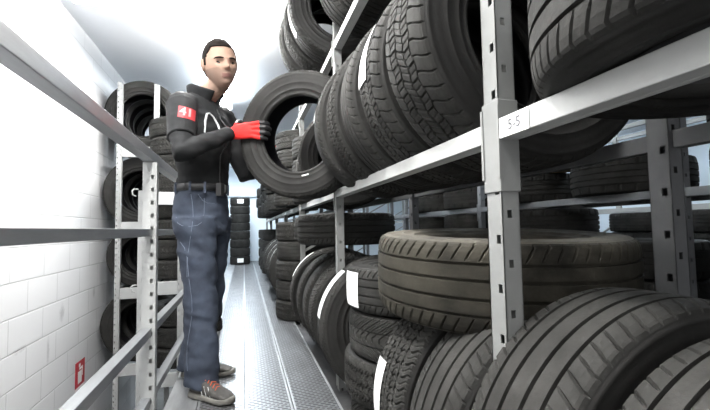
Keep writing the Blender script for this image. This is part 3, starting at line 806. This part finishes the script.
# brows and eyes
for s in (-1,1):
    b=MB(); ps=[]
    for k in range(7):
        x=.013+.037*k/6; z=.0105+.0025*math.sin(PI*k/6*.9)-.002*(k==6)
        ph=math.asin(z/.122); 
        # find surface y
        th=math.asin(max(-1,min(1,(s*x)/.0765/max(.3,math.cos(ph)))))
        X,Y,Z=headpt(th,ph); ps.append(h2w(X,Y+.0012,Z))
    b.tube(ps,[.0034,.0046,.0050,.0046,.0042,.0034,.002],8)
    pm_('eyebrow',b.mesh('eyebrow',M['brow'],True))
    th=math.asin(s*.031/.0765); X,Y,Z=headpt(th,math.asin(-.009/.122))
    e=MB(); ec=Vector((s*.031,Y-.0062,-.009)); rr_=.0115
    vs=[];N1,N2=20,14
    for j in range(N2+1):
        pa=PI*j/N2
        for i in range(N1):
            ta=2*PI*i/N1; loc=Vector((rr_*math.sin(pa)*math.cos(ta),rr_*math.cos(pa),rr_*math.sin(pa)*math.sin(ta)*.62)); e.v.append(tuple(h2w(*(ec+loc))))
    for j in range(N2):
        for i in range(N1):
            i2=(i+1)%N1; e.f.append((j*N1+i,j*N1+i2,(j+1)*N1+i2,(j+1)*N1+i)); e.m.append(1 if j<5 else 0)
    pm_('eye',e.mesh('eye',[M['eyewhite'],M['iris']],True))
    l=MB(); lp=[]
    for k in range(7):
        a=-1+2*k/6; xx=s*.031+a*.0135; zz_=-.009+.0062*(1-a*a)+.0008
        lp.append(h2w(xx,Y+.0035-.0050*a*a-.001*(1-abs(a)),zz_))
    l.tube(lp,[.001,.002,.0024,.0026,.0024,.002,.001],8); pm_('eyelid',l.mesh('eyelid',M['brow'],True))
# --- jacket
jk=MB(); st=torso(0)[2:]; st=[(C0+V3(0,0,1.108),rt_*.160,ft*.122)]+st
jk.loft(st,28)
jk.tube([NB,NB+V3(.01,-.01,.05)],[.075,.068],18)
arm(jk,SR,ER,WR_,.076,.052,.037); arm(jk,SL,EL,WL,.076,.054,.037)
jk.ell(SR-rt_*.02,.080,.080,.075); jk.ell(SL+rt_*.02,.080,.080,.075)
jm=remesh(jk,.007,5,fold=.009,freq=(9,9,15),ridge=.003)
jbvh=BVHTree.FromPolygons([v.co.copy() for v in jm.vertices],[tuple(p.vertices) for p in jm.polygons])
jm2=jm
jo=pm_('jacket',jm2,[M['jacket']]); tag(jo,label='dark charcoal zip jacket')
# upper sleeve with hem over the darker long sleeve
us=MB(); ax=(ER-SR)
us.tube([SR+ax*.0,SR+ax*.25,SR+ax*.55,SR+ax*.72],[.083,.078,.071,.070],22,round_ends=False)
um=remesh(us,.006,3,fold=.004,freq=(9,9,14),seed=4)
ubvh=BVHTree.FromPolygons([v.co.copy() for v in um.vertices],[tuple(p.vertices) for p in um.polygons])
pm_('upper_sleeve',um,[M['jacket']])
# collar
cl=MB(); NA=40
for lv in range(6):
    h_=lv/5
    for i in range(NA+1):
        ph=R(16)+ (2*PI-R(32))*i/NA
        cdir=ft*math.cos(ph)+rt_*math.sin(ph)
        frontness=max(0,math.cos(ph))
        rad=.072+.016*h_+.020*h_*frontness
        z=1.592+h_*(.085-.012*frontness)-.028*frontness
        cl.v.append(tuple(C0-ft*.010+V3(.012,-.012,0)*h_+cdir*rad+V3(0,0,z)))
for lv in range(5):
    for i in range(NA): cl.f.append((lv*(NA+1)+i,lv*(NA+1)+i+1,(lv+1)*(NA+1)+i+1,(lv+1)*(NA+1)+i)); cl.m.append(0)
o=pm_('collar',cl.mesh('collar',M['jacket'],True)); md=o.modifiers.new('s','SOLIDIFY'); md.thickness=.007
def snap(p,bv,off=.002):
    l,n,i,d=bv.find_nearest(Vector(p)); return l+n*off
# zip placket and piping
z_=MB(); ps=[snap(C0+ft*.2+V3(0,0,1.12+.46*k/16),jbvh,.001) for k in range(17)]
z_.tube(ps,.0035,8); pm_('zip',z_.mesh('zip',M['belt'],True))
def raysnap(x,z,bv,off=.0025,y0=1.7):
    l,n,i,d=bv.ray_cast(Vector((x,y0,z)),Vector((0,1,0)))
    return (l+n*off) if l is not None else Vector((x,2.2,z))
pp=MB(); P_=[(-.204,1.385),(-.203,1.45),(-.195,1.492),(-.184,1.500),(-.165,1.485),(-.140,1.44),(-.124,1.390)]
pp.tube([raysnap(x,z,jbvh,.003) for x,z in P_],[.0045,.0065,.006,.0045,.005,.006,.005],8)
pm_('reflective_piping',pp.mesh('reflective_piping',M['reflect'],True))
sp_=MB(); sp_.tube([snap(SR+V3(-.07+.0*k,-.02,.0)+(NB+V3(0,0,.05)-SR)*(k/8)*.95+V3(0,0,.06),jbvh,.001) for k in range(1,8)],.0022,6)
pm_('shoulder_piping',sp_.mesh('shoulder_piping',M['reflect'],True))
# 41 patch
pt_=MB(); n1,n2=26,20
for j in range(n2+1):
    for i in range(n1+1):
        pt_.v.append(tuple(raysnap(-.322+.076*i/n1,1.432+.068*j/n2-.010*i/n1,ubvh,.0022)))
for j in range(n2):
    for i in range(n1): pt_.f.append((j*(n1+1)+i,j*(n1+1)+i+1,(j+1)*(n1+1)+i+1,(j+1)*(n1+1)+i)); pt_.m.append(0)
po=pm_('number_patch',pt_.mesh('number_patch',M['patch'],True)); tag(po,label='red patch with the number 41')
import bmesh
tm=text_mesh('41',.072,.0,.0022)
bb=bmesh.new(); bb.from_mesh(tm); bmesh.ops.triangulate(bb,faces=bb.faces); bmesh.ops.subdivide_edges(bb,edges=[e for e in bb.edges if e.calc_length()>.01],cuts=3,use_grid_fill=True); bb.to_mesh(tm); bb.free()
for v in tm.vertices:
    v.co=raysnap(-.285+v.co.x*.80,1.461+v.co.y*.92-v.co.x*.13,ubvh,.0050)
pm_('number_digits',tm,[M['digit']],None).parent=man
# --- jeans
jn=MB()
st=[]
for z,a,b in ((1.107,.157,.122),(1.06,.163,.128),(.98,.172,.135),(.90,.176,.138),(.84,.168,.130)): st.append((C0+V3(0,0,z)-fh*.008,rh*a,fh*b))
jn.loft(st,28)
def leg(h_,k_,a_,fd):
    sd=V3(fd.y,-fd.x,0); s=[]
    for f_,ru,rv in ((0,.098,.118),(.25,.094,.110),(.5,.087,.100),(.8,.081,.092)): s.append((h_.lerp(k_,f_),sd*ru,fd*rv))
    s.append((k_,sd*.078,fd*.088))
    e=a_-V3(0,0,.045)-fd*.005
    for f_,ru,rv in ((.25,.076,.086),(.55,.074,.086),(.8,.073,.088),(1,.076,.094)): s.append((k_.lerp(e,f_),sd*ru,fd*rv))
    jn.loft(s,24)
fdR=V3(.76,-.65,0).normalized(); fdL=V3(.97,-.2,0).normalized()
leg(HR,KR,AR_,V3(.88,-.47,0).normalized()); leg(HL,KL,AL,fdL)
jnm=remesh(jn,.0075,5,fold=.013,freq=(7,7,13),seed=9,ridge=.005)
nbvh=BVHTree.FromPolygons([v.co.copy() for v in jnm.vertices],[tuple(p.vertices) for p in jnm.polygons])
jo=pm_('jeans',jnm,[M['jeans']]); tag(jo,label='faded blue grey work jeans')
def seam(nm,pts,r=.0016,m='thread'):
    s=MB(); s.tube([raysnap(x,z,nbvh,.0008) for x,z in pts],r,6); pm_(nm,s.mesh(nm,M[m],True))
seam('side_seam',[(-.270+.012*math.sin(k*.5),1.05-.9*k/24) for k in range(25)])
seam('pocket_seam',[(-.345,.93),(-.335,.90),(-.31,.885),(-.27,.88),(-.235,.885),(-.215,.90),(-.205,.95),(-.205,1.03)])
seam('pocket_seam',[(-.235,1.05),(-.215,1.02),(-.19,1.005),(-.155,1.005)])
seam('tool_pocket_seam',[(-.325,.80),(-.30,.77),(-.285,.72),(-.285,.62)])
# belt, loops, buckle
bl=MB(); 
for k in range(49):
    ph=2*PI*k/48
    for z,o in ((1.072,0),(1.112,0)):
        bl.v.append(tuple(C0-fh*.006+rh*math.cos(ph)*.1675+fh*math.sin(ph)*.132+V3(0,0,z)))
for k in range(48): bl.f.append((2*k,2*k+2,2*k+3,2*k+1)); bl.m.append(0)
bo=pm_('belt',bl.mesh('belt',M['belt'],True)); md=bo.modifiers.new('s','SOLIDIFY'); md.thickness=.005; md.offset=1
for ang in (40,75,110,150,10,-30):
    ph=R(ang); c=C0-fh*.006+rh*math.cos(ph)*.172+fh*math.sin(ph)*.137; q=MB().bar(c+V3(0,0,1.057),c+V3(0,0,1.118),.012,.012)
    o=pm_('belt_loop',q.mesh('belt_loop',M['jeans']))
q=MB(); c=C0-fh*.006+rh*.030+fh*.142+V3(0,0,1.092); q.bar(c-rh*.022,c+rh*.022,.012,.040); 
bk=q.mesh('buckle',M['metal'])
for v in bk.vertices: v.co-=MO
link('buckle',bk,bo)
q=MB(); c=C0+fh*.128+rh*.075+V3(0,0,1.08); q.bar(c-rh*.02+fh*.012,c+rh*.02+fh*.012,.03,.07)
pm_('pouch',q.mesh('pouch',M['belt']))
# --- gloves
for fn,nm in ((right_hand,'r'),(left_hand,'l')):
    gm=MB(); fn(gm,.0035); me=remesh(gm,.0030,2)
    me.materials.clear(); me.materials.append(M['glove']); me.materials.append(M['gtip'])
    for p in me.polygons:
        c=p.center-TC; uu=c.dot(tt); oo=c.dot(nn_)-HW
        if nm=='r': mi=1 if (uu>-.206 or (c.z>.075)) else (1 if (oo<.006 and uu>-.24) else 0)
        else: mi=1 if uu>-.20 else 0
        p.material_index=mi
    o=pm_('glove',me); tag(o,label='red work glove with black coated fingertips')
# --- shoes
def shoe(heel,d,L_):
    d=d.normalized(); s_=V3(d.y,-d.x,0); up=V3(0,0,1); k=L_/.29
    sh=MB(); st=[]
    for y,hwid,ht,z0 in ((.004,.020,.050,.03),(.016,.032,.085,.02),(.05,.037,.105,.02),(.09,.038,.110,.02),(.125,.039,.098,.02),(.16,.042,.078,.02),(.20,.046,.062,.018),(.24,.045,.050,.018),(.27,.034,.040,.018),(.284,.018,.028,.02)):
        h2=(ht-z0)/2; st.append((heel+d*y*k+up*(z0+h2),s_*hwid,up*h2))
    sh.loft(st,22,p=2.5)
    me=remesh(sh,.005,3,fold=.0015,freq=(40,40,40))
    o=pm_('shoe',me,[M['shoe']])
    so=MB(); st=[]
    for y,hwid,z1 in ((-.004,.022,.030),(.010,.035,.032),(.05,.040,.032),(.10,.038,.030),(.15,.042,.028),(.20,.049,.028),(.245,.047,.030),(.278,.034,.033),(.294,.016,.036)):
        z0=.0 if y<.26 else .006; st.append((heel+d*y*k+up*((z1+z0)/2),s_*hwid,up*((z1-z0)/2)))
    so.loft(st,22,p=5); m2=so.mesh('sole',M['sole'],True)
    for v in m2.vertices: v.co-=MO
    link('sole',m2,o)
    for i in range(5):
        y=.112+.018*i; hh=.107-.0095*i
        lb=MB(); w_=.020+.001*i
        lb.tube([heel+d*(y+.004)*k+s_*-w_+up*(hh-.008),heel+d*y*k+up*(hh+.001),heel+d*(y+.010)*k+s_*w_+up*(hh-.008)],.0028,8)
        m3=lb.mesh('lace',M['lace'],True)
        for v in m3.vertices: v.co-=MO
        link('lace',m3,o)
    # light side stripes
    sb=MB()
    for i in range(3):
        y=.12+.028*i; sb.tube([heel+d*(y)*k+s_*(.0405)+up*.032,heel+d*(y-.02)*k+s_*(.036)+up*.075],.0022,6)
    m4=sb.mesh('side_stripes',M['reflect'],True)
    for v in m4.vertices: v.co-=MO
    link('side_stripes',m4,o)
shoe(V3(-.262,2.285,.004),V3(.76,-.65,0),.272)
shoe(V3(-.350,2.600,.004),V3(.97,-.20,0),.30)
# --- the tyre he holds
ht=tyre((TC.x,TC.y,TC.z-.352),'rib',.352,.19,'single worn tyre the man in red gloves is holding upright in the air',None,stand=True,yaw=R(-30) if False else -R(30))
mk=MB(); 
for i in range(7):
    a=R(276+i*1.6)
    for rr_ in (.216,.222): mk.v.append((rr_*math.cos(a),rr_*math.sin(a),.1045))
for i in range(6): mk.f.append((2*i,2*i+2,2*i+3,2*i+1)); mk.m.append(0)
o=build('chalk_mark',mk,M['paper'],ht,(0,TR,0)); md=o.modifiers.new('s','SOLIDIFY'); md.thickness=.0008
#PERSON_END
# ------------------------------------------------------------------ camera
cam=bpy.data.cameras.new('Camera'); co=bpy.data.objects.new('Camera',cam); COL.objects.link(co)
cam.sensor_width=36; cam.sensor_fit='HORIZONTAL'; cam.lens=36*400/710; cam.clip_start=.02
yaw,pitch,roll=R(15.540548),R(3.299303),R(1.0)
f=Vector((math.sin(yaw)*math.cos(pitch),math.cos(yaw)*math.cos(pitch),math.sin(pitch)))
r=Vector((math.cos(yaw),-math.sin(yaw),0)); u=r.cross(f)
r2=r*math.cos(roll)-u*math.sin(roll); u2=r*math.sin(roll)+u*math.cos(roll)
mw=Matrix((r2,u2,-f)).transposed().to_4x4(); mw.translation=(0,0,.857); co.matrix_world=mw
SC.camera=co
SC.view_settings.view_transform='Standard'; SC.view_settings.look='None'; SC.view_settings.gamma=1; SC.view_settings.use_curve_mapping=False
SC.view_settings.exposure=0.28
